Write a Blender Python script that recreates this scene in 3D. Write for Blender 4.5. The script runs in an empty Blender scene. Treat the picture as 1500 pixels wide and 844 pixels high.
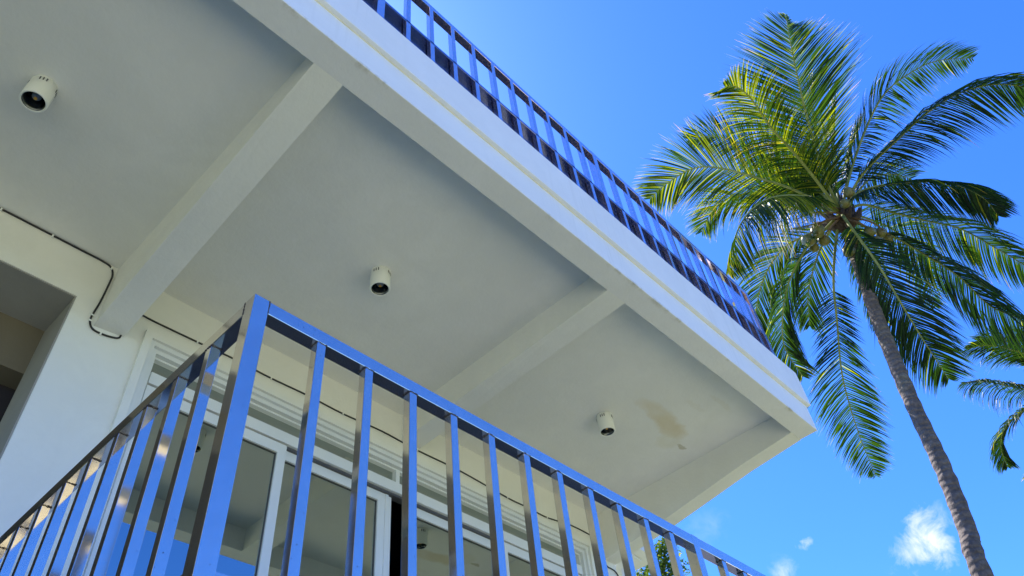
import bpy, bmesh, math, random
from mathutils import Vector, Matrix
R = math.radians
S = bpy.context.scene
C = S.collection
random.seed(7)

# ------------------------------------------------------------------ camera
# world axes: X along the facade to the right, Y into the house, Z up; the eye is the origin
RT = Vector((0.69101417, -0.71729257, -0.08939118))
DN = Vector((0.48409611, 0.55106591, -0.67968914))
FW = Vector((0.5367964, 0.4264009, 0.72803289))
FL = 1129.8778
cam_d = bpy.data.cameras.new('camera')
cam = bpy.data.objects.new('camera', cam_d); C.objects.link(cam); S.camera = cam
m = Matrix.Identity(3)
for i in range(3):
    m[i][0] = RT[i]; m[i][1] = -DN[i]; m[i][2] = -FW[i]
cam.matrix_world = m.to_4x4()
cam_d.sensor_width = 36; cam_d.lens = 36 * FL / 1500
cam_d.clip_start = 0.02; cam_d.clip_end = 3000

# ------------------------------------------------------------------ light
SUN_EL, SUN_AZ = 57.0, 14.0          # azimuth from +Y (into the house) towards +X
sun_dir = Vector((math.cos(R(SUN_EL)) * math.sin(R(SUN_AZ)), math.cos(R(SUN_EL)) * math.cos(R(SUN_AZ)), math.sin(R(SUN_EL))))
sd = bpy.data.lights.new('sun', 'SUN'); sd.energy = 5.0; sd.angle = R(0.5); sd.color = (1.0, 0.94, 0.84)
so = bpy.data.objects.new('sun', sd); C.objects.link(so)
so.rotation_euler = sun_dir.to_track_quat('Z', 'Y').to_euler()

W = bpy.data.worlds.new('World'); S.world = W; W.use_nodes = True
nt = W.node_tree; N = nt.nodes; L = nt.links
for n in list(N): N.remove(n)
def nd(tree, t, **k):
    n = tree.nodes.new(t)
    for a, b in k.items():
        if a[0] == '_': n.inputs[int(a[1:])].default_value = b
        else: setattr(n, a, b)
    return n
out = nd(nt, 'ShaderNodeOutputWorld'); bg = nd(nt, 'ShaderNodeBackground'); bg.inputs[1].default_value = 0.11
sky = nd(nt, 'ShaderNodeTexSky', sky_type='NISHITA', sun_disc=False)
sky.sun_elevation = R(SUN_EL); sky.sun_rotation = R(SUN_AZ)
sky.altitude = 0; sky.air_density = 1.0; sky.dust_density = 0.4; sky.ozone_density = 2.5
hs = nd(nt, 'ShaderNodeHueSaturation'); hs.inputs['Saturation'].default_value = 1.22; hs.inputs['Value'].default_value = 1.0
hs.inputs['Hue'].default_value = 0.5
gain = nd(nt, 'ShaderNodeMix', data_type='RGBA', blend_type='MULTIPLY'); gain.inputs[0].default_value = 1
gain.inputs[7].default_value = (.58, .94, 1.72, 1)
L.new(sky.outputs[0], hs.inputs['Color']); L.new(hs.outputs[0], gain.inputs[6])
# small cumulus scraps far off in the sky
tc = nd(nt, 'ShaderNodeTexCoord')
nrm = nd(nt, 'ShaderNodeVectorMath', operation='NORMALIZE'); L.new(tc.outputs['Generated'], nrm.inputs[0])
wn = nd(nt, 'ShaderNodeTexNoise'); wn.inputs['Scale'].default_value = 28; wn.inputs['Detail'].default_value = 9; wn.inputs['Roughness'].default_value = 0.66
wn.inputs['Distortion'].default_value = 0.5
L.new(nrm.outputs[0], wn.inputs['Vector'])
def cloud(d, r, dens, stretch):
    sub = nd(nt, 'ShaderNodeVectorMath', operation='SUBTRACT'); L.new(nrm.outputs[0], sub.inputs[0]); sub.inputs[1].default_value = d
    mul = nd(nt, 'ShaderNodeVectorMath', operation='MULTIPLY'); L.new(sub.outputs[0], mul.inputs[0]); mul.inputs[1].default_value = (1, 1, stretch)
    ln = nd(nt, 'ShaderNodeVectorMath', operation='LENGTH'); L.new(mul.outputs[0], ln.inputs[0])
    mr = nd(nt, 'ShaderNodeMapRange', interpolation_type='SMOOTHSTEP'); L.new(ln.outputs['Value'], mr.inputs[0])
    mr.inputs[1].default_value = r; mr.inputs[2].default_value = 0; mr.inputs[3].default_value = 0; mr.inputs[4].default_value = 1
    ad = nd(nt, 'ShaderNodeMath', operation='MULTIPLY_ADD'); L.new(wn.outputs[0], ad.inputs[0]); ad.inputs[1].default_value = 2.6; ad.inputs[2].default_value = -1.85
    a2 = nd(nt, 'ShaderNodeMath', operation='ADD'); L.new(ad.outputs[0], a2.inputs[0]); L.new(mr.outputs[0], a2.inputs[1])
    m2 = nd(nt, 'ShaderNodeMath', operation='MULTIPLY', use_clamp=True); L.new(a2.outputs[0], m2.inputs[0]); m2.inputs[1].default_value = dens
    m3 = nd(nt, 'ShaderNodeMath', operation='MULTIPLY', use_clamp=True); L.new(m2.outputs[0], m3.inputs[0]); L.new(mr.outputs[0], m3.inputs[1])
    return m3.outputs[0]
def pxdir(x, y):
    v = RT * (x - 750) + DN * (y - 422) + FW * FL
    return v.normalized()
acc = None
for (x, y, r, dn_, st) in [(1357, 788, .058, 1.5, .8), (1332, 812, .05, .9, 1.1), (1178, 795, .026, 1.1, 1.5), (1152, 838, .034, .75, 1.2), (1035, 775, .075, .16, 1.6)]:
    c_ = cloud(pxdir(x, y), r, dn_, st)
    if acc is None: acc = c_
    else:
        mx = nd(nt, 'ShaderNodeMath', operation='MAXIMUM'); L.new(acc, mx.inputs[0]); L.new(c_, mx.inputs[1]); acc = mx.outputs[0]
mixc = nd(nt, 'ShaderNodeMix', data_type='RGBA'); L.new(acc, mixc.inputs[0]); L.new(gain.outputs[2], mixc.inputs[6]); mixc.inputs[7].default_value = (5.0, 5.4, 6.4, 1)
L.new(mixc.outputs[2], bg.inputs[0]); L.new(bg.outputs[0], out.inputs[0])

S.view_settings.view_transform = 'Standard'; S.view_settings.look = 'None'
S.view_settings.exposure = 1.02; S.view_settings.gamma = 1.0
S.cycles.max_bounces = 10; S.cycles.diffuse_bounces = 6; S.cycles.glossy_bounces = 6; S.cycles.transparent_max_bounces = 12

# ------------------------------------------------------------------ pixel -> place helpers
def ray(x, y): return RT * (x - 750) + DN * (y - 422) + FW * FL
def onZ(x, y, z): r = ray(x, y); return r * (z / r.z)
def onY(x, y, Y): r = ray(x, y); return r * (Y / r.y)
def onX(x, y, X): r = ray(x, y); return r * (X / r.x)
def atD(x, y, d): return ray(x, y) * (d / FL)

# ------------------------------------------------------------------ object helpers
def link(o, parent=None):
    C.objects.link(o)
    if parent is not None: o.parent = parent
    return o
def obj(name, bm, mat, parent=None, smooth=False, kind=None, label=None, bevel=0):
    if bevel:
        bmesh.ops.bevel(bm, geom=[e for e in bm.edges], offset=bevel, segments=2, profile=.5, affect='EDGES', clamp_overlap=True)
    bmesh.ops.recalc_face_normals(bm, faces=bm.faces)
    me = bpy.data.meshes.new(name); bm.to_mesh(me); bm.free()
    for mm in (mat if isinstance(mat, (list, tuple)) else [mat]): me.materials.append(mm)
    if smooth:
        for p in me.polygons: p.use_smooth = True
    o = bpy.data.objects.new(name, me); link(o, parent)
    if kind: o['kind'] = kind
    if label: o['label'] = label
    return o
def thing(name, label, cat, group=None, loc=(0, 0, 0)):
    o = bpy.data.objects.new(name, None); link(o); o.location = loc; o.empty_display_size = .1
    o['label'] = label; o['category'] = cat
    if group: o['group'] = group
    return o
def hexa(bm, c):
    """c: 8 corners, bottom 4 then top 4 (same order)"""
    v = [bm.verts.new(p) for p in c]
    for f in ((0, 1, 2, 3), (4, 5, 6, 7), (0, 1, 5, 4), (1, 2, 6, 5), (2, 3, 7, 6), (3, 0, 4, 7)):
        bm.faces.new([v[i] for i in f])
def bx(bm, x0, x1, y0, y1, z0, z1):
    hexa(bm, [(x0, y0, z0), (x1, y0, z0), (x1, y1, z0), (x0, y1, z0), (x0, y0, z1), (x1, y0, z1), (x1, y1, z1), (x0, y1, z1)])
def box(name, x0, x1, y0, y1, z0, z1, mat, parent=None, **k):
    bm = bmesh.new(); bx(bm, x0, x1, y0, y1, z0, z1); return obj(name, bm, mat, parent, **k)
def tube(bm, pts, rad, n=8, cap=True, prof=None):
    pts = [Vector(p) for p in pts]; rings = []
    up = Vector((0, 0, 1)); prev = None
    for i, p in enumerate(pts):
        t = (pts[min(i + 1, len(pts) - 1)] - pts[max(i - 1, 0)]).normalized()
        if prev is None:
            a = t.cross(up if abs(t.z) < .9 else Vector((1, 0, 0))).normalized()
        else:
            a = (prev - t * prev.dot(t)).normalized()
        prev = a; b = t.cross(a)
        r = rad[i] if isinstance(rad, (list, tuple)) else rad
        rings.append([bm.verts.new(p + (a * math.cos(2 * math.pi * k / n) + b * math.sin(2 * math.pi * k / n)) * r) for k in range(n)])
    for i in range(len(rings) - 1):
        for k in range(n):
            bm.faces.new((rings[i][k], rings[i][(k + 1) % n], rings[i + 1][(k + 1) % n], rings[i + 1][k]))
    if cap:
        bm.faces.new(rings[0]); bm.faces.new(rings[-1])
def catmull(P, n):
    P = [Vector(p) for p in P]; Q = [P[0] * 2 - P[1]] + P + [P[-1] * 2 - P[-2]]; out = []
    for i in range(len(P) - 1):
        a, b, c, d = Q[i:i + 4]
        for k in range(n):
            t = k / n
            out.append(.5 * ((2 * b) + (c - a) * t + (2 * a - 5 * b + 4 * c - d) * t * t + (3 * b - a - 3 * c + d) * t ** 3))
    out.append(P[-1]); return out

# ------------------------------------------------------------------ materials
def mat(name):
    m = bpy.data.materials.new(name); m.use_nodes = True
    t = m.node_tree; b = t.nodes['Principled BSDF']; return m, t, b
def noise(t, scale, detail=4, rough=.55, coord='Object', sc=None, dist=0):
    tc = nd(t, 'ShaderNodeTexCoord'); n = nd(t, 'ShaderNodeTexNoise')
    n.inputs['Scale'].default_value = scale; n.inputs['Detail'].default_value = detail; n.inputs['Roughness'].default_value = rough; n.inputs['Distortion'].default_value = dist
    if sc:
        mp = nd(t, 'ShaderNodeMapping'); mp.inputs['Scale'].default_value = sc
        t.links.new(tc.outputs[coord], mp.inputs[0]); t.links.new(mp.outputs[0], n.inputs['Vector'])
    else: t.links.new(tc.outputs[coord], n.inputs['Vector'])
    return n
def ramp(t, src, stops):
    r = nd(t, 'ShaderNodeValToRGB'); e = r.color_ramp.elements
    while len(e) < len(stops): e.new(.5)
    for i, (p, c) in enumerate(stops): e[i].position = p; e[i].color = (*c, 1)
    t.links.new(src, r.inputs[0]); return r
def bump(t, b, src, st, dist=.01):
    bp = nd(t, 'ShaderNodeBump'); bp.inputs['Strength'].default_value = st; bp.inputs['Distance'].default_value = dist
    t.links.new(src, bp.inputs['Height']); t.links.new(bp.outputs[0], b.inputs['Normal'])
def mixrgb(t, fac, a, b_):
    mx = nd(t, 'ShaderNodeMix', data_type='RGBA')
    for s, i in ((fac, 0), (a, 6), (b_, 7)):
        if isinstance(s, (int, float)): mx.inputs[i].default_value = s
        elif isinstance(s, tuple): mx.inputs[i].default_value = (*s, 1)
        else: t.links.new(s, mx.inputs[i])
    return mx.outputs[2]

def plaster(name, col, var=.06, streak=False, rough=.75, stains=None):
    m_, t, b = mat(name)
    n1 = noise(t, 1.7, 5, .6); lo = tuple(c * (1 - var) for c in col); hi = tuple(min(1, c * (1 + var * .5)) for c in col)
    base = ramp(t, n1.outputs[0], [(.3, lo), (.7, hi)]).outputs[0]
    if streak:   # rain runs below the parapet top
        n2 = noise(t, 1, 3, .6, sc=(34, 34, 1.4)); n3 = noise(t, 1.1, 2)
        f = nd(t, 'ShaderNodeMath', operation='MULTIPLY'); t.links.new(ramp(t, n2.outputs[0], [(.5, (0, 0, 0)), (.72, (1, 1, 1))]).outputs[0], f.inputs[0])
        t.links.new(ramp(t, n3.outputs[0], [(.45, (0, 0, 0)), (.65, (.8, .8, .8))]).outputs[0], f.inputs[1])
        gm = nd(t, 'ShaderNodeNewGeometry'); sx_ = nd(t, 'ShaderNodeSeparateXYZ'); t.links.new(gm.outputs['Normal'], sx_.inputs[0])
        ab = nd(t, 'ShaderNodeMath', operation='ABSOLUTE'); t.links.new(sx_.outputs[2], ab.inputs[0])
        iv = nd(t, 'ShaderNodeMath', operation='LESS_THAN'); t.links.new(ab.outputs[0], iv.inputs[0]); iv.inputs[1].default_value = .5
        f2 = nd(t, 'ShaderNodeMath', operation='MULTIPLY'); t.links.new(f.outputs[0], f2.inputs[0]); t.links.new(iv.outputs[0], f2.inputs[1])
        f3 = nd(t, 'ShaderNodeMath', operation='MULTIPLY'); t.links.new(f2.outputs[0], f3.inputs[0]); f3.inputs[1].default_value = .55
        base = mixrgb(t, f3.outputs[0], base, (.50, .50, .48))
    n7 = noise(t, 4.5, 6, .7, dist=.4)       # roller marks and touch-up patches
    base = mixrgb(t, ramp(t, n7.outputs[0], [(.42, (0, 0, 0)), (.60, (.55,) * 3)]).outputs[0], base, tuple(c * .93 for c in col))
    if streak:                                 # grime along the lower lip of the beam
        tg2 = nd(t, 'ShaderNodeTexCoord'); sz = nd(t, 'ShaderNodeSeparateXYZ'); t.links.new(tg2.outputs['Object'], sz.inputs[0])
        mz = nd(t, 'ShaderNodeMapRange'); t.links.new(sz.outputs[2], mz.inputs[0]); mz.inputs[1].default_value = 2.622; mz.inputs[2].default_value = 2.606; mz.inputs[3].default_value = 0; mz.inputs[4].default_value = 1
        my = nd(t, 'ShaderNodeMapRange'); t.links.new(sz.outputs[1], my.inputs[0]); my.inputs[1].default_value = 1.150; my.inputs[2].default_value = 1.124; my.inputs[3].default_value = 0; my.inputs[4].default_value = 1
        n8 = noise(t, 5, 6, .75); g1 = nd(t, 'ShaderNodeMath', operation='MULTIPLY'); t.links.new(mz.outputs[0], g1.inputs[0]); t.links.new(my.outputs[0], g1.inputs[1])
        g2 = nd(t, 'ShaderNodeMath', operation='MULTIPLY'); t.links.new(g1.outputs[0], g2.inputs[0]); t.links.new(ramp(t, n8.outputs[0], [(.52, (0, 0, 0)), (.66, (.8,) * 3)]).outputs[0], g2.inputs[1])
        base = mixrgb(t, g2.outputs[0], base, (.36, .33, .24))
    if stains:
        tc = nd(t, 'ShaderNodeTexCoord'); dn2 = noise(t, 7, 4, .6)
        dv = nd(t, 'ShaderNodeVectorMath', operation='MULTIPLY_ADD'); t.links.new(dn2.outputs['Color'], dv.inputs[0]); dv.inputs[1].default_value = (.11, .11, 0)
        t.links.new(tc.outputs['Object'], dv.inputs[2])
        for (cx, cy, ang, rx, ry, col2, st) in stains:
            mp = nd(t, 'ShaderNodeMapping', vector_type='TEXTURE'); mp.inputs['Location'].default_value = (cx + .055, cy + .055, 0)
            mp.inputs['Rotation'].default_value = (0, 0, ang); mp.inputs['Scale'].default_value = (rx, ry, 1e3)
            t.links.new(dv.outputs[0], mp.inputs[0])
            ln = nd(t, 'ShaderNodeVectorMath', operation='LENGTH'); t.links.new(mp.outputs[0], ln.inputs[0])
            rr = ramp(t, ln.outputs['Value'], [(.0, (st * .75,) * 3), (.6, (st,) * 3), (1.0, (0, 0, 0))])
            base = mixrgb(t, rr.outputs[0], base, col2)
    t.links.new(base, b.inputs['Base Color']); b.inputs['Roughness'].default_value = rough
    b.inputs['Specular IOR Level'].default_value = .25
    n4 = noise(t, 60, 6, .6); n5 = noise(t, 6, 3, .5)
    ad = nd(t, 'ShaderNodeMath', operation='MULTIPLY_ADD'); t.links.new(n5.outputs[0], ad.inputs[0]); ad.inputs[1].default_value = 2.0; t.links.new(n4.outputs[0], ad.inputs[2])
    bump(t, b, ad.outputs[0], .34, .004)
    return m_
def blot(ax, ay, bx_, by_, wid, col, st):
    a = onZ(ax, ay, 2.76); b2 = onZ(bx_, by_, 2.76); c = (a + b2) / 2; d = b2 - a
    return (c.x, c.y, math.atan2(d.y, d.x), d.length / 2, wid, col, st)
TAN = (.66, .56, .36)
M_ceil = plaster('ceiling_paint', (.82, .815, .77), .06, stains=[
    blot(936, 582, 1004, 640, .075, TAN, .46), blot(958, 606, 1002, 644, .075, TAN, .46), blot(962, 640, 996, 650, .10, (.68, .63, .44), .3),
    blot(990, 650, 1006, 657, .016, (.40, .36, .22), .65), blot(1000, 582, 1036, 606, .022, (.66, .62, .5), .2), blot(1040, 576, 1072, 602, .022, (.66, .6, .46), .22)])
M_beam = plaster('beam_paint', (.82, .815, .775), .05)
M_wall = plaster('wall_paint', (.83, .825, .77), .04)
M_fascia = plaster('fascia_paint', (.80, .80, .80), .04, streak=True)
M_drip = plaster('drip_groove_paint', (.78, .75, .62), .05)
M_rev = plaster('reveal_grey', (.36, .35, .32), .16)
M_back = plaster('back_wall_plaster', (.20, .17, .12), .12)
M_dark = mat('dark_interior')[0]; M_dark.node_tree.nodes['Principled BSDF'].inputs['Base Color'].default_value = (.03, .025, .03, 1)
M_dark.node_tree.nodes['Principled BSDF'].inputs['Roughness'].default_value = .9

def steel(name, col, rough, met=.95):
    m_, t, b = mat(name)
    b.inputs['Metallic'].default_value = met
    n1 = noise(t, 9, 6, .65); base = ramp(t, n1.outputs[0], [(.35, tuple(c * .9 for c in col)), (.62, col)]).outputs[0]
    n2 = noise(t, 130, 2, .5); sp = ramp(t, n2.outputs[0], [(.70, (0, 0, 0)), (.745, (.75,) * 3)])
    base = mixrgb(t, sp.outputs[0], base, (.16, .13, .13))
    t.links.new(base, b.inputs['Base Color'])
    n3 = noise(t, 1, 3, .5, sc=(25, 25, 3))
    rr = nd(t, 'ShaderNodeMapRange'); t.links.new(n3.outputs[0], rr.inputs[0]); rr.inputs[3].default_value = rough * .6; rr.inputs[4].default_value = rough * 1.5
    t.links.new(rr.outputs[0], b.inputs['Roughness'])
    n4 = noise(t, 5, 2, .5); bump(t, b, n4.outputs[0], .12, .006)
    return m_
M_steel = steel('brushed_stainless', (.80, .74, .68), .085, .95)
M_steel2 = steel('dull_stainless', (.88, .74, .80), .12, .95)
M_shade_steel = steel('shade_toned_steel', (.26, .28, .42), .16, .97)  # dark blue colour puts underside shade into the bottom rail, blue strip below it
M_weld = mat('weld_scorch')[0]; _b = M_weld.node_tree.nodes['Principled BSDF']; _b.inputs['Base Color'].default_value = (.10, .08, .08, 1); _b.inputs['Metallic'].default_value = .7; _b.inputs['Roughness'].default_value = .45

M_alu, t, b = mat('white_aluminium'); b.inputs['Roughness'].default_value = .35
n_ = noise(t, 3, 3); t.links.new(ramp(t, n_.outputs[0], [(.3, (.74, .76, .75)), (.7, (.80, .81, .80))]).outputs[0], b.inputs['Base Color'])
M_seal = mat('black_rubber')[0]; _b = M_seal.node_tree.nodes['Principled BSDF']; _b.inputs['Base Color'].default_value = (.09, .09, .095, 1); _b.inputs['Roughness'].default_value = .5
M_white = mat('white_enamel')[0]; _b = M_white.node_tree.nodes['Principled BSDF']; _b.inputs['Base Color'].default_value = (.84, .85, .80, 1); _b.inputs['Roughness'].default_value = .38
M_refl = mat('lamp_reflector')[0]; _b = M_refl.node_tree.nodes['Principled BSDF']; _b.inputs['Base Color'].default_value = (.12, .13, .14, 1); _b.inputs['Metallic'].default_value = 1; _b.inputs['Roughness'].default_value = .22
M_bulb = mat('lamp_glass')[0]; _b = M_bulb.node_tree.nodes['Principled BSDF']; _b.inputs['Base Color'].default_value = (.35, .36, .34, 1); _b.inputs['Roughness'].default_value = .12
M_led = mat('amber_led')[0]; _b = M_led.node_tree.nodes['Principled BSDF']; _b.inputs['Base Color'].default_value = (.75, .42, .06, 1); _b.inputs['Roughness'].default_value = .3
M_cable = mat('black_cable')[0]; _b = M_cable.node_tree.nodes['Principled BSDF']; _b.inputs['Base Color'].default_value = (.012, .012, .014, 1); _b.inputs['Roughness'].default_value = .4

M_glass = bpy.data.materials.new('tinted_glass'); M_glass.use_nodes = True; t = M_glass.node_tree
for n in list(t.nodes): t.nodes.remove(n)
o_ = nd(t, 'ShaderNodeOutputMaterial'); gl = nd(t, 'ShaderNodeBsdfGlossy'); gl.inputs['Color'].default_value = (.84, .92, .86, 1); gl.inputs['Roughness'].default_value = .006
tr = nd(t, 'ShaderNodeBsdfTransparent'); tr.inputs[0].default_value = (.25, .28, .27, 1)
fr = nd(t, 'ShaderNodeLayerWeight'); fr.inputs[0].default_value = .35
mr = nd(t, 'ShaderNodeMapRange'); t.links.new(fr.outputs['Fresnel'], mr.inputs[0]); mr.inputs[3].default_value = .50; mr.inputs[4].default_value = .97
ms = nd(t, 'ShaderNodeMixShader'); t.links.new(mr.outputs[0], ms.inputs[0]); t.links.new(tr.outputs[0], ms.inputs[1]); t.links.new(gl.outputs[0], ms.inputs[2]); t.links.new(ms.outputs[0], o_.inputs[0])

def leafmat(name, dark, mid, yellow, dry, trans=.45):
    """colours picked per leaflet by the 'tint' attribute: 0 dark .. .5 mid .. .8 yellow .. 1 dry"""
    m_, t, b = mat(name); at = nd(t, 'ShaderNodeAttribute', attribute_name='tint')
    r = ramp(t, at.outputs['Fac'], [(0, dark), (.5, mid), (.78, yellow), (.92, dry)])
    t.links.new(r.outputs[0], b.inputs['Base Color']); b.inputs['Roughness'].default_value = .45; b.inputs['Specular IOR Level'].default_value = .24
    tl = nd(t, 'ShaderNodeBsdfTranslucent'); g = nd(t, 'ShaderNodeMix', data_type='RGBA', blend_type='MULTIPLY'); g.inputs[0].default_value = 1
    t.links.new(r.outputs[0], g.inputs[6]); g.inputs[7].default_value = (2.9, 2.8, .5, 1)
    t.links.new(g.outputs[2], tl.inputs[0])
    ms = nd(t, 'ShaderNodeMixShader'); ms.inputs[0].default_value = trans
    t.links.new(b.outputs[0], ms.inputs[1]); t.links.new(tl.outputs[0], ms.inputs[2]); t.links.new(ms.outputs[0], t.nodes['Material Output'].inputs[0])
    return m_
M_palm = leafmat('palm_leaflet', (.004, .015, .012), (.019, .052, .012), (.20, .22, .012), (.42, .24, .06), .42)
M_leaf = leafmat('broad_leaf', (.03, .07, .02), (.07, .12, .025), (.28, .26, .03), (.3, .2, .05), .35)
M_rach, t, b = mat('palm_rachis'); n_ = noise(t, 6, 3)
t.links.new(ramp(t, n_.outputs[0], [(.3, (.16, .20, .06)), (.7, (.30, .33, .12))]).outputs[0], b.inputs['Base Color']); b.inputs['Roughness'].default_value = .65; b.inputs['Specular IOR Level'].default_value = .15
M_trunk, t, b = mat('palm_bark')
tcg = nd(t, 'ShaderNodeTexCoord'); wv = nd(t, 'ShaderNodeTexWave', wave_type='BANDS', bands_direction='Z'); wv.inputs['Scale'].default_value = 3.4; wv.inputs['Distortion'].default_value = 5; wv.inputs['Detail'].default_value = 4; wv.inputs['Detail Scale'].default_value = 2.2
t.links.new(tcg.outputs['Object'], wv.inputs['Vector'])
n1 = noise(t, 14, 7, .7); n2 = noise(t, 1.6, 3)
c1 = ramp(t, n1.outputs[0], [(.32, (.070, .050, .038)), (.52, (.14, .102, .078)), (.75, (.23, .18, .14))]).outputs[0]
c2 = mixrgb(t, ramp(t, wv.outputs['Fac'], [(.0, (.55,) * 3), (.28, (0,) * 3)]).outputs[0], c1, (.07, .055, .05))
c3 = mixrgb(t, ramp(t, n2.outputs[0], [(.55, (0,) * 3), (.75, (.35,) * 3)]).outputs[0], c2, (.26, .25, .12))
t.links.new(c3, b.inputs['Base Color']); b.inputs['Roughness'].default_value = .85
ad = nd(t, 'ShaderNodeMath', operation='ADD'); t.links.new(wv.outputs['Fac'], ad.inputs[0]); t.links.new(n1.outputs[0], ad.inputs[1]); bump(t, b, ad.outputs[0], .5, .02)
M_fibre, t, b = mat('crown_fibre'); n_ = noise(t, 22, 5, .7)
t.links.new(ramp(t, n_.outputs[0], [(.3, (.03, .022, .02)), (.55, (.09, .06, .045)), (.8, (.22, .15, .10))]).outputs[0], b.inputs['Base Color']); b.inputs['Roughness'].default_value = .9; bump(t, b, n_.outputs[0], .8, .03)
M_nut, t, b = mat('coconut_husk'); n_ = noise(t, 4, 4)
t.links.new(ramp(t, n_.outputs[0], [(.35, (.09, .10, .025)), (.6, (.18, .17, .05)), (.8, (.17, .10, .05))]).outputs[0], b.inputs['Base Color']); b.inputs['Roughness'].default_value = .38
M_stalk, t, b = mat('dry_flower_stalk'); n_ = noise(t, 9, 3)
t.links.new(ramp(t, n_.outputs[0], [(.3, (.10, .055, .028)), (.7, (.26, .15, .07))]).outputs[0], b.inputs['Base Color']); b.inputs['Roughness'].default_value = .7

# ------------------------------------------------------------------ ground
GZ = -1.6
M_grass, t, b = mat('lawn'); n1 = noise(t, .35, 6, .6); n2 = noise(t, 40, 6, .7)
c1 = ramp(t, n1.outputs[0], [(.3, (.15, .18, .05)), (.7, (.25, .24, .08))]).outputs[0]
t.links.new(mixrgb(t, ramp(t, n2.outputs[0], [(.4, (0,) * 3), (.7, (.6,) * 3)]).outputs[0], c1, (.09, .13, .03)), b.inputs['Base Color']); b.inputs['Roughness'].default_value = .9
bump(t, b, n2.outputs[0], .7, .05)
M_conc, t, b = mat('pale_paving'); n1 = noise(t, 1.2, 6, .6); n2 = noise(t, 60, 4, .6)
t.links.new(ramp(t, n1.outputs[0], [(.3, (.56, .53, .30)), (.7, (.66, .62, .37))]).outputs[0], b.inputs['Base Color']); b.inputs['Roughness'].default_value = .85; bump(t, b, n2.outputs[0], .3, .01)
bm = bmesh.new(); NG = 48
vs = [[bm.verts.new((x, y, GZ)) for x in [(-1 if i < 0 else 1) * abs(i / 12) ** 2.2 * 900 / 1 * 1 for i in range(-12, 13)]] for y in [(-1 if j < 0 else 1) * abs(j / 12) ** 2.2 * 900 for j in range(-12, 13)]]
for j in range(24):
    for i in range(24): bm.faces.new((vs[j][i], vs[j][i + 1], vs[j + 1][i + 1], vs[j + 1][i]))
obj('ground', bm, M_grass, kind='structure')
bm = bmesh.new(); v = [bm.verts.new(p) for p in ((-14, -9, GZ + .004), (5, -9, GZ + .004), (5, 1.12, GZ + .004), (-14, 1.12, GZ + .004))]; bm.faces.new(v)
obj('paving', bm, M_conc, kind='structure')  # unseen; pale yellow set to bounce warm light up to the ceiling

M_tile, t, b = mat('dark_tile'); n1 = noise(t, 3, 5, .6)
t.links.new(ramp(t, n1.outputs[0], [(.3, (.025, .028, .035)), (.7, (.045, .048, .06))]).outputs[0], b.inputs['Base Color']); b.inputs['Roughness'].default_value = .5

# ------------------------------------------------------------------ house
ZB, ZC = 2.606, 2.76          # beam bottoms, ceiling
YF, YU, YI = 1.122, 1.100, 1.238   # lower fascia face, upper band face, inner side of the front beam
YW, YG = 2.72, 2.776          # wall face, glass
XI, XO, XE = 4.02, 4.138, 4.16
XL = -7.0
house = thing('house', 'white rendered two-storey house with deep overhanging ceiling bays between beams', 'house')

# ceiling bays
xb1 = (.602, .722); xb2 = (2.275, 2.400)
bays = [(-5.2, -1.20), (-1.08, xb1[0]), (xb1[1], xb2[0]), (xb2[1], XI)]
bm = bmesh.new(); bx(bm, XL + .15, XI, YI, YW + .2, ZC, ZC + .22)
obj('ceiling', bm, M_ceil, house)
# front beam and fascia bands
bm = bmesh.new(); bx(bm, XL, XO, YF, YI, ZB, 2.79); obj('front_beam', bm, M_fascia, house, bevel=.003)
bm = bmesh.new(); bx(bm, XL, XE, YU, 1.172, 2.792, 3.055); obj('fascia_band', bm, M_fascia, house, bevel=.003)
bm = bmesh.new(); bx(bm, XL, XO + .006, YF - .004, YF + .001, 2.7865, 2.7915); obj('drip_strip', bm, M_drip, house)
# end beam, its underside sagging towards the back
prof = [(YI, 2.604), (1.44, 2.586), (1.60, 2.572), (1.9, 2.530), (2.19, 2.490), (2.50, 2.455), (2.72, 2.430), (3.3, 2.40)]
bm = bmesh.new(); a = []
for (y, z) in prof:
    a.append([bm.verts.new(p) for p in ((XI, y, z), (XO, y, z), (XO, y, 2.79), (XI, y, 2.79))])
for i in range(len(a) - 1):
    for k in range(4): bm.faces.new((a[i][k], a[i][(k + 1) % 4], a[i + 1][(k + 1) % 4], a[i + 1][k]))
bm.faces.new(a[0]); bm.faces.new(a[-1])
obj('end_beam', bm, M_beam, house)
bm = bmesh.new(); bx(bm, 4.04, XE, 1.173, 3.3, 2.792, 3.055); obj('side_fascia_band', bm, M_fascia, house, bevel=.003)
# cross beams, from the front beam down to the wall
def cross(x0, x1, zw0, zw1):
    bm = bmesh.new(); ye = YW + .05; f = (ye - YI) / (YW - YI)
    z0 = ZB - .0015
    hexa(bm, [(x0, YI, z0), (x1, YI, z0), (x1, ye, z0 + (zw1 - z0) * f), (x0, ye, z0 + (zw0 - z0) * f), (x0, YI, ZC + .05), (x1, YI, ZC + .05), (x1, ye, ZC + .05), (x0, ye, ZC + .05)])
    bmesh.ops.subdivide_edges(bm, edges=bm.edges[:], cuts=0)
    obj('beam', bm, M_beam, house, bevel=.004)
cross(*xb1, 2.40, 2.41); cross(*xb2, 2.575, 2.585); cross(-1.20, -1.08, 2.5, 2.5); cross(-3.2, -3.08, 2.5, 2.5); cross(-5.2, -5.08, 2.5, 2.5)
# deck above, upper storey, roof
box('upper_deck', XL + .1, 4.039, 1.173, 3.4, 2.985, 3.035, M_tile, house)
box('upper_wall', XL + .3, 3.6, 3.4, 9.0, 3.0, 5.3, M_wall, house)
box('shade_roof', XL - .1, 4.1, 2.02, 9.4, 5.3, 5.46, M_beam, house)  # unseen; front overhang lengthened to keep the deck and its railing in shade
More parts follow.
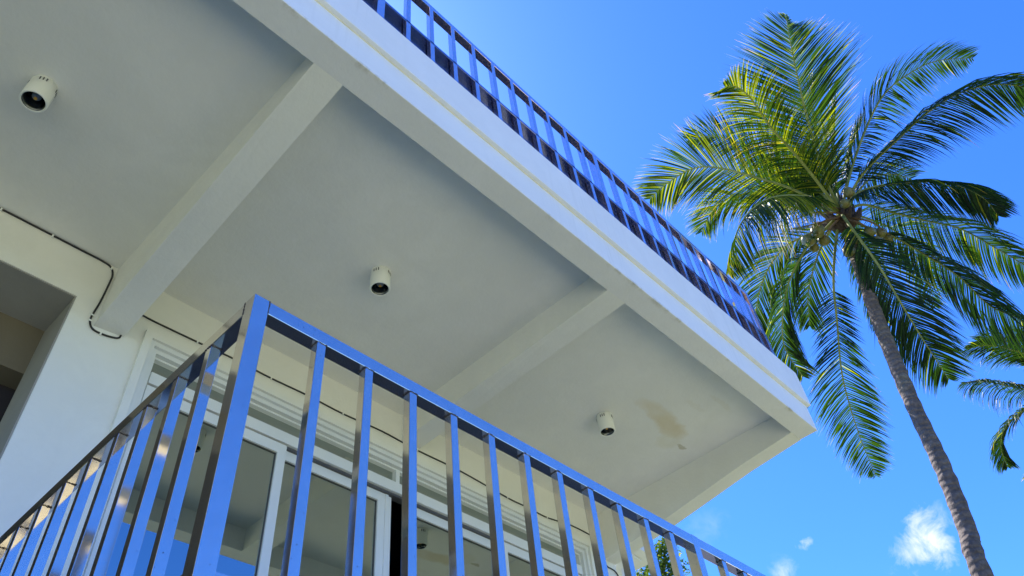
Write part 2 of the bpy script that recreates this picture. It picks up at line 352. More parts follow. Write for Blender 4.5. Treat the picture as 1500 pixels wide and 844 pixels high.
# balcony slab, unseen, run past the house so rail undersides mirror dark floor
box('balcony_slab', .50, 5.4, 1.10, YW + .05, .12, .30, M_beam, house, bevel=.003)
box('balcony_floor', .60, 5.35, 1.22, YW - .002, .3002, .312, M_tile, house)
box('plinth_wall', .62, 4.0, 1.5, YW, GZ - .1, .12, M_wall, house)

# front wall with the two openings
OX0, OX1, OZT = -2.6, .495, 2.507       # left opening
DX0, DX1, DZT = .832, 3.842, 2.452      # door opening
bm = bmesh.new()
T = YW + .28
bx(bm, XL, OX0, YW, T, GZ, ZC)
bx(bm, OX0, OX1, YW, T, OZT, ZC)
bx(bm, OX1, DX0, YW, T, GZ, ZC)
bx(bm, DX0, DX1, YW, T, DZT, ZC)
bx(bm, DX0, DX1, YW, T, GZ, .30)
bx(bm, DX1, XO - .004, YW, T, GZ, 2.43)
bx(bm, DX1, XI - .002, YW, T, 2.43, ZC)
bx(bm, OX0, OX1, YW, T, GZ, -.6)
bmesh.ops.remove_doubles(bm, verts=bm.verts, dist=.0005)
obj('wall', bm, M_wall, house)
# reveal lining of the left opening, much darker grey than the wall
zr = 3.0 / 1.2295
p28 = onY(28, 545, 3.0)
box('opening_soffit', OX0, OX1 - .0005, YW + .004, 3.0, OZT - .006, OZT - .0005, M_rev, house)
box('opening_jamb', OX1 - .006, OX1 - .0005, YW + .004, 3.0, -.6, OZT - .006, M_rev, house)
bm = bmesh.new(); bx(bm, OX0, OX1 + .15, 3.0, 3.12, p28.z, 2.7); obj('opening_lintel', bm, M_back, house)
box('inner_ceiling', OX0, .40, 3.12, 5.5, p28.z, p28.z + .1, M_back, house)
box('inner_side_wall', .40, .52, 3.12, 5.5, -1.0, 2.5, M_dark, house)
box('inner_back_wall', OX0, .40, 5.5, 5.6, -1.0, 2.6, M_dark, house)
# dark room behind the sliding doors
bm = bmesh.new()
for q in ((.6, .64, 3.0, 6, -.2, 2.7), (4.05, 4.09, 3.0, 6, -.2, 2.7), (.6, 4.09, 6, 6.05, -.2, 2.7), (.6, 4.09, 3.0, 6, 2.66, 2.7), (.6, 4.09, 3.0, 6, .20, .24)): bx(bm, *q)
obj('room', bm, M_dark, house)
box('side_wall', XO - .15, XO - .004, T, 9, GZ, 2.43, M_wall, house)

# sliding door set
door = bpy.data.objects.new('sliding_door', None); link(door, house)
def frame_ring(name, x0, x1, z0, z1, w, y0, y1, mt, parent, bottom=True, bev=.002):
    bm = bmesh.new()
    bx(bm, x0, x0 + w, y0, y1, z0, z1); bx(bm, x1 - w, x1, y0, y1, z0, z1)
    bx(bm, x0 + w, x1 - w, y0, y1, z1 - w, z1)
    if bottom: bx(bm, x0 + w, x1 - w, y0, y1, z0, z0 + w)
    return obj(name, bm, mt, parent)
frame_ring('casing', .800, 3.874, .30, 2.492, .034, 2.694, YW - .0005, M_wall, door, False)
frame_ring('casing', .8345, 3.8395, .30, 2.4575, .022, 2.709, YW + .02, M_alu, door, False)
frame_ring('outer_frame', .857, 3.817, .30, 2.435, .022, 2.726, 2.80, M_alu, door)
frame_ring('outer_frame', .8795, 3.7945, .322, 2.4125, .010, 2.750, 2.80, M_alu, door)
# header between transom and sashes, black strip put in as shade above the sashes
box('header', .8895, 3.7845, 2.738, 2.80, 2.262, 2.322, M_alu, door, bevel=.002)
box('track_shadow', .8895, 3.7845, 2.756, 2.80, 2.250, 2.2615, M_seal, door)
for x in (2.262,): box('transom_mullion', x, x + .025, 2.745, 2.80, 2.3225, 2.402, M_alu, door)
for x0, x1 in ((.8895, 2.262), (2.287, 3.7845)): box('transom_pane', x0, x1, 2.776, 2.782, 2.3225, 2.402, M_glass, door)
def sash(x0, x1, y0, w=.045, h=.053):
    bm = bmesh.new(); z0, z1 = .33, 2.252
    bx(bm, x0, x0 + w, y0, y0 + .028, z0, z1); bx(bm, x1 - w, x1, y0, y0 + .028, z0, z1)
    bx(bm, x0 + w, x1 - w, y0 + .0005, y0 + .0275, z1 - h, z1); bx(bm, x0 + w, x1 - w, y0 + .0005, y0 + .0275, z0, z0 + h)
    s = obj('sash', bm, M_alu, door)
    bm = bmesh.new(); a0, a1, c0, c1 = x0 + w, x1 - w, z0 + h, z1 - h; g = .0022
    bx(bm, a0, a1, y0 + .010, y0 + .018, c1 - g, c1 - .0005); bx(bm, a0, a0 + g, y0 + .010, y0 + .018, c0, c1 - g); bx(bm, a1 - g, a1, y0 + .010, y0 + .018, c0, c1 - g)
    obj('sash_gasket', bm, M_seal, door)
    box('sash_pane', a0 + .001, a1 - .001, y0 + .016, y0 + .0195, c0 + .001, c1 - .001, M_glass, door)
sash(.8895, 1.592, 2.742)
sash(1.553, 2.215, 2.772)
sash(2.352, 3.085, 2.772)
sash(3.050, 3.7845, 2.742)
box('interlock', 2.2155, 2.236, 2.768, 2.80, .33, 2.25, M_alu, door, bevel=.002)
box('interlock', 2.2365, 2.262, 2.778, 2.81, .33, 2.25, M_alu, door, bevel=.002)

# rear canopy seen past the end of the house
P = [onZ(x, y, 3.0) for x, y in ((936, 803), (953, 814), (950, 827), (930, 836.5), (905, 850), (890, 846), (905, 825))]
bm = bmesh.new(); lo = [bm.verts.new(p) for p in P]; hi = [bm.verts.new(p + Vector((0, 0, .14))) for p in P]
bm.faces.new(lo); bm.faces.new(hi)
for i in range(len(P)): bm.faces.new((lo[i], lo[(i + 1) % len(P)], hi[(i + 1) % len(P)], hi[i]))
can = obj('rear_canopy', bm, M_beam); can['label'] = 'small pale canopy soffit beyond the far end of the house, seen between balusters'; can['category'] = 'canopy'
bm = bmesh.new(); q0, q1 = onZ(926, 813.5, 2.99), onZ(939, 821, 2.99); tube(bm, [q0, q1], .008, 6)
obj('batten', bm, M_alu, can)
bm = bmesh.new(); pc = sum((Vector(p) for p in P), Vector()) / len(P); bx(bm, pc.x - .03, pc.x + .03, pc.y + .02, pc.y + .08, GZ, 3.0)
obj('canopy_post', bm, M_alu, can)

# ------------------------------------------------------------------ railings
def part_mesh(name, bm, mt, bevel=.0013):
    bmesh.ops.bevel(bm, geom=bm.edges[:], offset=bevel, segments=2, profile=.5, affect='EDGES')
    bmesh.ops.recalc_face_normals(bm, faces=bm.faces)
    me = bpy.data.meshes.new(name); bm.to_mesh(me); bm.free(); me.materials.append(mt); return me
def unit_bar(name, w, d, h, mt):
    bm = bmesh.new(); bx(bm, 0, w, 0, d, 0, h); return part_mesh(name, bm, mt)
def put(name, me, loc, parent):
    o = bpy.data.objects.new(name, me); link(o, parent); o.location = loc; return o
# lower balcony railing
LY, LX = 1.162, .539
LZT = 1.308; LR = .038; PT = .1413
rail = thing('balcony_railing', 'polished stainless railing in front of the sliding doors, its corner post nearest the camera', 'railing')
bw = .0245
me_bar = unit_bar('baluster', bw, bw, LZT - LR - .66, M_steel)
me_post = unit_bar('post', .039, .039, LZT + .001 - .30, M_steel)
XEND = LX + .039 + .0
box('top_rail', LX + .0391, 5.30, LY + .001, LY + LR, LZT - LR, LZT, M_steel, rail, bevel=.0014)
box('top_rail', LX + .001, LX + LR, LY + .0391, YW - .001, LZT - LR, LZT, M_steel, rail, bevel=.0014)
box('bottom_rail', LX + .0391, 5.30, LY + .001, LY + LR, .62, .66, M_steel, rail, bevel=.0014)
box('bottom_rail', LX + .001, LX + LR, LY + .0391, YW - .001, .62, .66, M_steel, rail, bevel=.0014)
put('post', me_post, (LX, LY, .30), rail)
k = 0; x = .615 * LY
welds = bmesh.new()
def weld(bmw, x, y, z, dx, dy):
    """thin uneven weld bead"""
    n = 7
    for i in range(n):
        p = Vector((x + dx * i / (n - 1), y + dy * i / (n - 1), z + random.uniform(-.001, .001)))
        r = random.uniform(.0008, .0019); vv = bmesh.ops.create_icosphere(bmw, subdivisions=1, radius=r)['verts']
        for v_ in vv: v_.co = Vector((v_.co.x * 1.6, v_.co.y * 1.6, v_.co.z)) + p
for b_i in range(40):
    if k in (11, 23):
        px_ = 1.956 * LY if k == 11 else x; put('post', me_post, (px_, LY, .30), rail); x = px_ + .1766; k += 1; continue
    if x > 5.2: break
    put('baluster', me_bar, (x, LY + .0065 * 0 + .002, .66), rail)
    weld(welds, x, LY + .0015, LZT - LR, bw, 0)
    weld(welds, x - .001, LY + .002, LZT - LR - .001, 0, bw)
    x += PT; k += 1
put('post', me_post, (5.30, LY, .30), rail)
y = 1.330
while y < YW - .06:
    put('baluster', me_bar, (LX + .002, y, .66), rail)
    weld(welds, LX + .0015, y, LZT - LR, 0, bw); weld(welds, LX + .002, y - .001, LZT - LR - .001, bw, 0)
    y += .1426
weld(welds, LX + .039, LY + .0005, LZT - .002, 0, 0)
for i in range(12):
    p = Vector((LX + .0393, LY + .0005, LZT - LR + i * LR / 11)); vv = bmesh.ops.create_icosphere(welds, subdivisions=1, radius=random.uniform(.0008, .0022))['verts']
    for v_ in vv: v_.co = v_.co + p + Vector((random.uniform(-.0012, .0012), 0, 0))
    p = Vector((LX - .0002, LY + .0393, LZT - LR + i * LR / 11)); vv = bmesh.ops.create_icosphere(welds, subdivisions=1, radius=random.uniform(.0008, .002))['verts']
    for v_ in vv: v_.co = v_.co + p + Vector((0, random.uniform(-.0012, .0012), 0))
obj('weld_bead', welds, M_weld, rail, kind='stuff')

# upper deck railing
UY = 1.129; UZT = 3.72
up = thing('deck_railing', 'violet-blue steel railing along the edge of the upper deck against the sky', 'railing')
me_ub = unit_bar('baluster', .0245, .0245, UZT - LR - 3.04, M_steel2)
me_up = unit_bar('post', .039, .039, UZT - 3.04, M_steel2)
UX1 = 4.01
XR0 = -5.0
box('top_rail', XR0, UX1 - .0395, UY + .001, UY + LR, UZT - LR, UZT, M_steel2, up, bevel=.0014)
box('top_rail', UX1 - LR, UX1 - .001, UY + .0395, 3.35, UZT - LR, UZT, M_steel2, up, bevel=.0014)
box('bottom_rail', XR0, UX1 - .0395, UY + .001, UY + .036, 3.302, 3.322, M_shade_steel, up, bevel=.002)
box('kick_plate', XR0, UX1 - .0395, UY + .030, UY + .036, 3.06, 3.3015, M_shade_steel, up)
box('bottom_rail', UX1 - LR, UX1 - .001, UY + .0395, 3.35, 3.302, 3.322, M_shade_steel, up, bevel=.002)
put('post', me_up, (UX1 - .039, UY, 3.04), up)
xp = .7177 * UY - .039      # left side of the wide post seen at the top of the picture
span = 1.364 * UY
p0 = xp - 2 * span
for j in range(5):
    xx = p0 + j * span
    if xx < UX1 - .1: put('post', me_up, (xx, UY, 3.04), up)
    for i in range(1, 11):
        xb = xx + .039 - .0245 + i * .1245 * UY + .004
        if XR0 < xb < UX1 - .08: put('baluster', me_ub, (xb, UY + .001, 3.04), up)
y = UY + .16
while y < 3.3:
    put('baluster', me_ub, (UX1 - .035, y, 3.04), up); y += .14

# ------------------------------------------------------------------ downlights
DLH = .115; DLR = .047
def downlight(cx, cy, ang, lab):
    tdl = thing('downlight', lab, 'downlight', 'surface downlights on the ceiling', (cx, cy, ZC))
    bm = bmesh.new(); n = 40
    pr_ = [(DLR * .96, -.0005), (DLR, -.002), (DLR, -DLH + .003), (DLR - .002, -DLH), (DLR - .006, -DLH), (DLR - .007, -DLH + .002), (DLR - .007, -DLH + .03)]
    rg = [[bm.verts.new((r * math.cos(2 * math.pi * k / n), r * math.sin(2 * math.pi * k / n), z)) for k in range(n)] for r, z in pr_]
    for a_, b_ in zip(rg, rg[1:]):
        for k in range(n): bm.faces.new((a_[k], a_[(k + 1) % n], b_[(k + 1) % n], b_[k]))
    obj('housing', bm, M_white, tdl, smooth=True)
    bm = bmesh.new(); pr_ = [(DLR - .0072, -DLH + .004), (DLR - .010, -DLH + .005), (DLR - .013, -DLH + .02), (.022, -DLH + .045), (.018, -DLH + .05), (.001, -DLH + .05)]
    rg = [[bm.verts.new((r * math.cos(2 * math.pi * k / n), r * math.sin(2 * math.pi * k / n), z)) for k in range(n)] for r, z in pr_]
    for a_, b_ in zip(rg, rg[1:]):
        for k in range(n): bm.faces.new((a_[k], a_[(k + 1) % n], b_[(k + 1) % n], b_[k]))
    obj('reflector', bm, M_refl, tdl, smooth=True)
    bm = bmesh.new(); bmesh.ops.create_uvsphere(bm, u_segments=20, v_segments=10, radius=.017)
    for v_ in bm.verts: v_.co.z = v_.co.z * .8 - DLH + .038
    o = obj('bulb', bm, M_bulb, tdl, smooth=True)
    bm = bmesh.new(); bmesh.ops.create_cone(bm, cap_ends=True, segments=16, radius1=.006, radius2=.006, depth=.006)
    for v_ in bm.verts: v_.co.z += -DLH + .0245
    obj('bulb_tip', bm, M_led, o)
    for g0 in [ang + R(90 * q6) for q6 in range(4)]:
        for q in range(3):
            aa = g0 + (q - 1) * R(14); bm = bmesh.new(); bx(bm, -.0022, .0022, -.0014, .0014, -.0085, .0085)
            sl = obj('vent_slot', bm, M_seal, tdl); sl.location = (math.cos(aa) * (DLR - .0003), math.sin(aa) * (DLR - .0003), -.022)
            sl.rotation_euler = (R(22) * 0, 0, aa + math.pi / 2)
    return tdl
def dlpos(x, y):
    p = onZ(x, y, ZC - DLH); return p.x, p.y
downlight(*dlpos(48.5, 149), R(-18), 'white cylindrical downlight in the left ceiling bay, nearest the camera')
downlight(*dlpos(556.5, 424), R(205), 'white cylindrical downlight in the middle ceiling bay between two beams')
downlight(*dlpos(890, 633), R(200), 'white cylindrical downlight in the far ceiling bay beside the tan water stain')

# ------------------------------------------------------------------ cable
cb = thing('cable', 'thin black cable clipped along the wall under the ceiling and looped below the first beam', 'cable')
YC = YW - .005
A = [onY(x, y, YC) for x, y in ((-120, 247), (0, 305.5), (45, 328), (95, 351), (130, 367), (150, 379), (162, 391), (165, 403), (158, 420), (146, 444), (134, 464), (132, 474), (137, 483), (150, 489.5), (164, 494), (174, 495), (179, 489))]
A += [Vector((.737, YC, 2.50)), Vector((.735, YC, 2.55)), Vector((.76, YC, 2.567))]
A += [onY(x, y, YC) for x, y in ((230, 473), (289, 501), (340, 524.5), (397, 554), (450, 579), (502, 606), (560, 632), (610, 659), (675, 690.5), (743, 729), (772, 743), (801, 758), (835, 769), (865, 784), (872, 790), (882, 815), (889, 829), (895, 833), (901, 837), (906, 845), (909, 858), (911, 880))]
for v_ in A:
    if v_.z > ZC - .006: v_.z = ZC - .006
bm = bmesh.new(); tube(bm, catmull(A, 5), .0042, 8); obj('cable_run', bm, M_cable, cb, smooth=True)
for (x, y) in ((2, 306), (78, 344), (163, 394), (135, 462), (132, 470), (147, 489), (289, 501), (397, 554), (502, 606), (611, 659.5), (743, 729), (801, 758), (865, 784)):
    p = onY(x, y, YC); dd = (onY(x + 6, y + 3, YC) - p).normalized() if (x, y) not in ((135, 462), (132, 470)) else Vector((.2, 0, 1)).normalized()
    bm = bmesh.new(); s_ = dd.cross(Vector((0, 1, 0))).normalized(); c = []
    p.z = min(p.z, ZC - .012)
    for zz in (0, 1):
        for sx, sy in ((-1, -1), (1, -1), (1, 1), (-1, 1)):
            c.append(p + dd * (.0035 * (-1 if not zz else 1)) + s_ * (.0075 * sx) + Vector((0, .006 * sy, 0)))
    hexa(bm, c); obj('cable_clip', bm, M_white, cb)

# ------------------------------------------------------------------ palms
def leaflet_mesh(V, F, Tn, base, d, side_n, length, width, droop, tint, segs=4):
    """one leaflet: a folded tapering blade bending under its own weight"""
    p = base.copy(); d = d.normalized(); i0 = len(V)
    st = length / segs
    for s in range(segs + 1):
        u = s / segs
        w = width * (.45 + .9 * u if u < .45 else .86 * (1 - u) / .55 + .02)
        wv = d.cross(side_n)
        if wv.length < 1e-4: wv = Vector((1, 0, 0))
        wv.normalize()
        V.append(p - wv * w * .5); V.append(p + wv * w * .5); Tn += [tint + (.3 if u > .9 else 0), tint + (.3 if u > .9 else 0)]
        d = (d + Vector((0, 0, -1)) * droop * st * (0.5 + u * 1.3)).normalized()
        p = p + d * st
    for s in range(segs):
        a_ = i0 + 2 * s; F.append((a_, a_ + 1, a_ + 3, a_ + 2))
def frond(parent, pts, roll=0., ll=1.0, droop=1.0, n=86, yellow=.0, rad=.028, fwd=.75, both=(1, 1), gap=0.0, start=.14, vee=.25, tipf=.62, lab=None, wid=.028):
    path = catmull(pts, 14); m_ = len(path)
    ds = [0]
    for i in range(1, m_): ds.append(ds[-1] + (path[i] - path[i - 1]).length)
    tot = ds[-1]
    bm = bmesh.new(); tube(bm, path[::2] + [path[-1]], [rad * (1 - .86 * (i / (m_ // 2 + 1))) for i in range(len(path[::2]) + 1)], 6)
    fo = obj('frond', bm, M_rach, parent, smooth=True, label=lab)
    V, F, Tn = [], [], []
    def samp(u):
        s = u * tot; i = 0
        while i < m_ - 2 and ds[i + 1] < s: i += 1
        f = (s - ds[i]) / max(1e-6, ds[i + 1] - ds[i]); return path[i].lerp(path[i + 1], f), (path[i + 1] - path[i]).normalized()
    kk = random.random() * 10; n = int(n * 1.9); ll *= 1.13
    for i in range(n):
        u = start + (1 - start) * (i + random.random() * .7) / n
        p, tg = samp(min(.999, u))
        sv = tg.cross(Vector((0, 0, 1)))
        if sv.length < .15: sv = tg.cross(FW)
        sv.normalize(); nv = sv.cross(tg).normalized()
        if roll: 
            q = Matrix.Rotation(roll, 3, tg); sv = q @ sv; nv = q @ nv
        uu = (u - start) / (1 - start)
        lf = (.42 + 1.5 * uu if uu < .38 else 1.0 - tipf * ((uu - .38) / .62) ** 1.5)
        for sg, on in ((1, both[0]), (-1, both[1])):
            if not on or random.random() < gap + .04: continue
            clump = math.sin(i * .55 + kk + sg) * .05
            ff = fwd + .55 * uu + random.uniform(-.10, .10) + clump
            d = sv * sg + tg * ff + nv * (vee + random.uniform(-.12, .12))
            L_ = ll * lf * random.uniform(.84, 1.06) * on * (1 if uu < .9 else 1 - (uu - .9) * 6.5)
            tn = .06 + random.random() * .44 + yellow * (.35 + .65 * random.random())  # yellow also paints backlight into sunward fronds, negative values shade into the others
            if random.random() < .015: tn = .78
            dr = droop * random.uniform(.8, 1.25)
            if random.random() < .05: dr *= 2.2
            tw = Matrix.Rotation(random.gauss(0, .38), 3, d.normalized()) @ nv
            leaflet_mesh(V, F, Tn, p, d, tw, L_, wid * random.uniform(.8, 1.1), dr, min(.95, tn))
    me = bpy.data.meshes.new('leaflets'); me.from_pydata(V, [], F)
    at = me.attributes.new('tint', 'FLOAT', 'POINT'); at.data.foreach_set('value', Tn)
    me.materials.append(M_palm)
    lo = bpy.data.objects.new('leaflets', me); link(lo, fo); lo['kind'] = 'stuff'
    return fo
DC = 13.0
def fp(pix, ds):
    """rachis through picture points; ds gives the distance (m) of each beyond or before the crown"""
    n = len(pix); k = len(ds) - 1; o = []
    for i, (x, y) in enumerate(pix):
        u = i / (n - 1) * k; j = min(k - 1, int(u)); o.append(atD(x, y, DC + ds[j] + (ds[j + 1] - ds[j]) * (u - j)))
    return o
palm = thing('coconut_palm', 'tall leaning coconut palm with full crown and green nuts beyond the end of the house', 'palm tree')
crown = atD(1232, 322, DC)
tp = [atD(1240, 335, DC)]
baseP = Vector((9.0, .221 * 9 + .208, GZ - .1))
def onplane_line(x, y, u):   # depth falls from crown to base
    d0 = DC; d1 = (baseP.dot(FW)); return atD(x, y, d0 + (8.6 - d0) * u)
tp += [onplane_line(1262, 400, .18), onplane_line(1283, 460, .32), onplane_line(1303, 511, .43), onplane_line(1338, 594, .60), onplane_line(1380, 683, .76), onplane_line(1417, 777, .91), onplane_line(1436, 836, 1.0)]
last = tp[-1]
tp += [last.lerp(baseP, .45) + Vector((.12, .0, 0)), baseP]
tpath = catmull(tp, 9); rr = []
for i, p in enumerate(tpath):
    u = i / (len(tpath) - 1); r = .096 + .014 * u + (.10 * max(0, (u - .85) / .15) ** 2) + random.uniform(-.004, .004) + .006 * math.sin(i * 2.3); rr.append(r)
bm = bmesh.new(); tube(bm, tpath, rr, 20); obj('trunk', bm, M_trunk, palm, smooth=True)
# fibrous crown heart
bm = bmesh.new()
for i in range(22):
    a_ = random.random() * 6.28; e_ = random.uniform(.1, 1.2); d = Vector((math.cos(a_) * math.cos(e_), math.sin(a_) * math.cos(e_), math.sin(e_)))
    p = crown + Vector((0, 0, -.25)); tube(bm, [p + d * .02, p + d * .28 + Vector((0, 0, .08)), p + d * random.uniform(.36, .52) + Vector((0, 0, .2))], [.09, .05, .008], 6)
obj('crown_fibre', bm, M_fibre, palm, smooth=True)
UPc = Vector((0, 0, 1))
CR = (1232, 312)
fr = [
 # pixels, depth offsets, roll, leaflet length, droop, extra
 ([CR, (1207, 256), (1182, 171), (1168, 112), (1157, 58), (1151, 22)], [0, -.3, -.5, -.4, -.1], dict(roll=0, tipf=.84, ll=1.30, droop=.25, n=104, yellow=.20, fwd=.66)),
 ([CR, (1186, 252), (1155, 215), (1130, 188), (1101, 146), (1080, 128), (1062, 127)], [0, -.8, -1.4, -1.7], dict(ll=.95, droop=1.1, yellow=.38, n=84)),
 ([CR, (1160, 277), (1113, 262), (1058, 247), (1015, 247), (973, 272), (952, 292)], [0, -.2, .2, .6], dict(roll=.5, ll=1.0, droop=.6, yellow=.34, n=88)),
 ([CR, (1170, 262), (1110, 222), (1050, 200), (1008, 205)], [0, .8, 1.5, 2.0], dict(ll=.95, droop=.55, yellow=.06, n=76)),
 ([CR, (1165, 290), (1110, 282), (1065, 292), (1040, 315), (1028, 340)], [0, .6, 1.1, 1.3], dict(ll=.85, droop=.9, yellow=.2, n=70)),
 ([CR, (1185, 290), (1140, 288), (1108, 302), (1084, 330), (1070, 372), (1066, 400)], [0, -1.0, -1.5, -1.6], dict(ll=1.12, droop=3.0, yellow=.34, n=100, vee=-.9, start=.14)),
 ([CR, (1200, 345), (1178, 368), (1156, 412), (1147, 456), (1149, 507), (1176, 552)], [0, -.7, -1.0, -.9], dict(ll=.85, droop=1.6, yellow=.02, n=84, start=.2)),
 ([CR, (1190, 340), (1150, 362), (1122, 400), (1108, 450), (1106, 500)], [0, .5, .9, 1.0], dict(ll=.95, droop=1.1, yellow=.12, n=74)),
 ([CR, (1224, 357), (1221, 415), (1226, 470), (1234, 551), (1256, 630), (1283, 697)], [0, -.5, -.4, .1], dict(ll=.80, droop=.6, yellow=.02, n=84, start=.3, fwd=.55)),
 ([CR, (1245, 331), (1285, 386), (1322, 448), (1351, 496), (1390, 556)], [0, -1.1, -1.5, -1.4], dict(ll=.95, droop=.9, yellow=-.08, n=90, start=.2)),
 ([CR, (1262, 330), (1300, 342), (1351, 371), (1403, 404), (1450, 448), (1499, 472), (1535, 520)], [0, -.4, -.5, -.2], dict(ll=.98, droop=2.4, yellow=-.12, n=96, start=.18, vee=-.5)),
 ([CR, (1265, 300), (1310, 312), (1355, 323), (1406, 335), (1454, 361), (1505, 392), (1530, 420)], [0, .5, .9, 1.2], dict(ll=.95, droop=1.8, yellow=.10, n=92, vee=-.2)),
 ([CR, (1255, 285), (1290, 272), (1350, 266), (1400, 271), (1440, 290), (1462, 316)], [0, -.9, -1.3, -1.3], dict(ll=.86, droop=2.2, yellow=-.08, n=94, vee=-.6)),
 ([CR, (1263, 256), (1314, 205), (1357, 166), (1404, 137), (1455, 124), (1500, 128), (1525, 138)], [0, -.5, -.7, -.4], dict(ll=.98, droop=1.9, yellow=-.06, n=96, vee=-.35)),
 ([CR, (1246, 252), (1267, 192), (1293, 141), (1327, 111), (1370, 90), (1425, 85)], [0, .5, .9, 1.3], dict(ll=.82, droop=1.3, yellow=.0, n=84, vee=.1)),
 ([CR, (1222, 262), (1200, 215), (1190, 160), (1192, 120)], [0, .9, 1.7, 2.4], dict(ll=.95, droop=.6, yellow=.05, n=70)),
 ([CR, (1240, 270), (1245, 225), (1262, 180)], [0, .9, 2.0], dict(ll=.7, droop=.9, yellow=-.1, n=56)),
 ([CR, (1195, 300), (1150, 245), (1128, 210)], [0, .9, 2.2], dict(ll=.9, droop=.9, yellow=.1, n=56)),
 ([CR, (1205, 285), (1172, 262), (1148, 262), (1130, 280)], [0, .2, .5, .6], dict(ll=.8, droop=1.3, yellow=.05, n=56)),
 ([CR, (1250, 290), (1275, 262), (1305, 255), (1335, 262)], [0, .4, .9, 1.1], dict(ll=.75, droop=1.6, yellow=-.05, n=56)),
 ([CR, (1215, 255), (1222, 205), (1222, 165)], [0, .5, 1.4], dict(ll=1.0, droop=.5, yellow=.0, n=60)),
 ([CR, (1212, 345), (1196, 380), (1184, 430), (1186, 478)], [0, .5, .7, .6], dict(ll=.75, droop=1.5, yellow=.05, n=56)),
 ([CR, (1252, 345), (1268, 388), (1282, 430), (1290, 480)], [0, .4, .5, .4], dict(ll=.6, droop=1.5, yellow=-.05, n=50)),
 ([CR, (1270, 320), (1320, 345), (1355, 400), (1370, 450)], [0, 1.2, 2.0, 2.2], dict(ll=.8, droop=1.4, yellow=.16, n=60)),
]
for pix, dd, kw in fr:
    frond(palm, fp(pix, dd), **kw)
# coconuts on short stalks
def nut(parent, p, r, ang):
    bm = bmesh.new(); bmesh.ops.create_uvsphere(bm, u_segments=14, v_segments=10, radius=r)
    for v_ in bm.verts:
        c_ = v_.co; k_ = 1 + .10 * math.cos(3 * math.atan2(c_.y, c_.x)) * (1 - abs(c_.z / r)); v_.co = Vector((c_.x * k_ * .9, c_.y * k_ * .9, c_.z * 1.18))
    o = obj('coconut', bm, M_nut, parent, smooth=True); o.location = p; o.rotation_euler = (ang, ang * .7, ang * 2)
for (x, y, dz, r) in ((1184, 352, -.5, .115), (1198, 338, -.45, .12), (1207, 352, -.35, .10), (1192, 362, -.3, .09), (1274, 340, -.55, .105), (1290, 341, -.4, .10), (1284, 354, -.55, .105), (1300, 350, -.3, .09), (1243, 368, -.6, .11), (1252, 352, -.35, .10), (1244, 282, -.2, .10), (1238, 298, -.35, .09)):
    nut(palm, atD(x, y, DC + dz), r, random.uniform(-.6, .6))
for (x0, y0, xm, ym, x1, y1) in ((1232, 318, 1205, 325, 1182, 348), (1230, 320, 1215, 335, 1205, 350), (1236, 320, 1258, 326, 1278, 338), (1236, 324, 1244, 340, 1244, 366), (1232, 312, 1190, 312, 1166, 322), (1230, 306, 1200, 300, 1172, 312), (1228, 318, 1195, 328, 1150, 338), (1240, 318, 1275, 325, 1305, 345)):
    bm = bmesh.new(); tube(bm, catmull([atD(x0, y0, DC - .1), atD(xm, ym, DC - .5), atD(x1, y1, DC - .45)], 5), [.020 - .0012 * i for i in range(11)], 6)
    obj('flower_stalk', bm, M_stalk, palm, smooth=True)

# second palm, its crown just outside the right edge
DC2 = 21.0; DCs = DC; DC = DC2
palm2 = thing('coconut_palm', 'smaller distant coconut palm whose fronds enter from the right edge', 'palm tree')
C2 = (1540, 578)
for pix, dd, kw in [
 ([C2, (1520, 530), (1480, 512), (1445, 506), (1416, 512)], [0, -.2, -.3], dict(ll=.95, droop=1.0, yellow=.04, n=80, start=.2)),
 ([C2, (1535, 530), (1500, 510), (1462, 497), (1432, 499)], [0, .7, 1.4], dict(ll=.9, droop=1.0, yellow=.05, n=86, start=.2)),
 ([C2, (1520, 575), (1480, 566), (1440, 559), (1408, 562)], [0, -.8, -1.2], dict(ll=.95, droop=2.4, yellow=.08, n=84, start=.15, vee=0)),
 ([C2, (1525, 585), (1498, 602), (1472, 626), (1466, 655), (1476, 684)], [0, -.6, -.7], dict(ll=.9, droop=1.2, yellow=.04, n=80, start=.15)),
 ([C2, (1550, 620), (1545, 650), (1525, 675), (1508, 700)], [0, .4, .8], dict(ll=.8, droop=1.2, yellow=.25, n=80, start=.2)),
 ([C2, (1560, 520), (1560, 480), (1575, 450)], [0, .4, .8], dict(ll=.9, droop=.8, yellow=0, n=80)),
 ([C2, (1600, 540), (1650, 530), (1700, 560)], [0, .4, .8], dict(ll=.9, droop=1.4, yellow=0, n=80)),
 ([C2, (1600, 590), (1640, 630), (1660, 690)], [0, -.4, -.8], dict(ll=.9, droop=1.4, yellow=0, n=80))]:
    frond(palm2, fp(pix, dd), rad=.03, wid=.036, **kw)
c2 = atD(*C2, DC2)
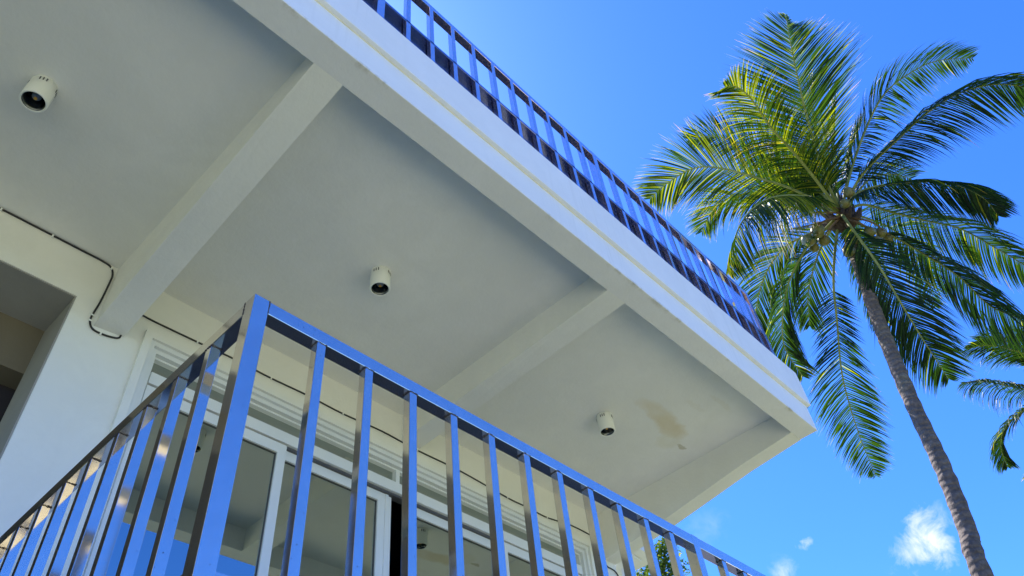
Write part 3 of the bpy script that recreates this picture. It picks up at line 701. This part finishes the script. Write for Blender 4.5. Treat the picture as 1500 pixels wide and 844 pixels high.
bm = bmesh.new(); tube(bm, catmull([c2, c2 + Vector((.5, .1, -4)), Vector((c2.x + 1.4, c2.y - .2, GZ - .1))], 8), .14, 14); obj('trunk', bm, M_trunk, palm2, smooth=True)
DC = DCs

# ------------------------------------------------------------------ broad-leaved tree past the end of the house
tree = thing('broadleaf_tree', 'leafy green tree with yellowing tips behind the railing past the house end', 'tree')
V, F, Tn = [], [], []
ct = atD(968, 905, 9.5)
blobs = [(atD(966, 826, 9.5), .30), (atD(972, 850, 9.6), .42), (atD(948, 862, 9.4), .36), (atD(975, 803, 9.5), .15), (atD(955, 900, 9.7), .6), (atD(985, 900, 9.6), .5), (ct, .7)]
for (c_, r_) in blobs:
    for i in range(int(900 * r_ / .36)):
        d = Vector((random.gauss(0, 1), random.gauss(0, 1), random.gauss(0, 1))).normalized() * r_ * random.random() ** .45
        p = c_ + d; ax = Vector((random.uniform(-1, 1), random.uniform(-1, 1), random.uniform(-.8, .3))).normalized()
        s_ = ax.cross(Vector((random.uniform(-1, 1), random.uniform(-1, 1), 1))).normalized()
        l_ = random.uniform(.035, .06); w_ = l_ * .28; i0 = len(V)
        V += [p, p + ax * l_ * .45 + s_ * w_, p + ax * l_, p + ax * l_ * .45 - s_ * w_]; F.append((i0, i0 + 1, i0 + 2, i0 + 3))
        tn = min(.95, random.random() * .5 + (.4 if (d.z > r_ * .3 and random.random() < .4) else 0)); Tn += [tn] * 4
me = bpy.data.meshes.new('crown'); me.from_pydata(V, [], F); at = me.attributes.new('tint', 'FLOAT', 'POINT'); at.data.foreach_set('value', Tn); me.materials.append(M_leaf)
link(bpy.data.objects.new('crown', me), tree)
bm = bmesh.new(); tube(bm, [Vector((ct.x, ct.y, GZ - .1)), ct + Vector((.05, 0, -1)), ct], [.12, .08, .04], 10)
for (c_, r_) in blobs[:4]: tube(bm, [ct, ct.lerp(c_, .5) + Vector((0, 0, .05)), c_], [.03, .02, .008], 6)
obj('trunk', bm, M_trunk, tree, smooth=True)
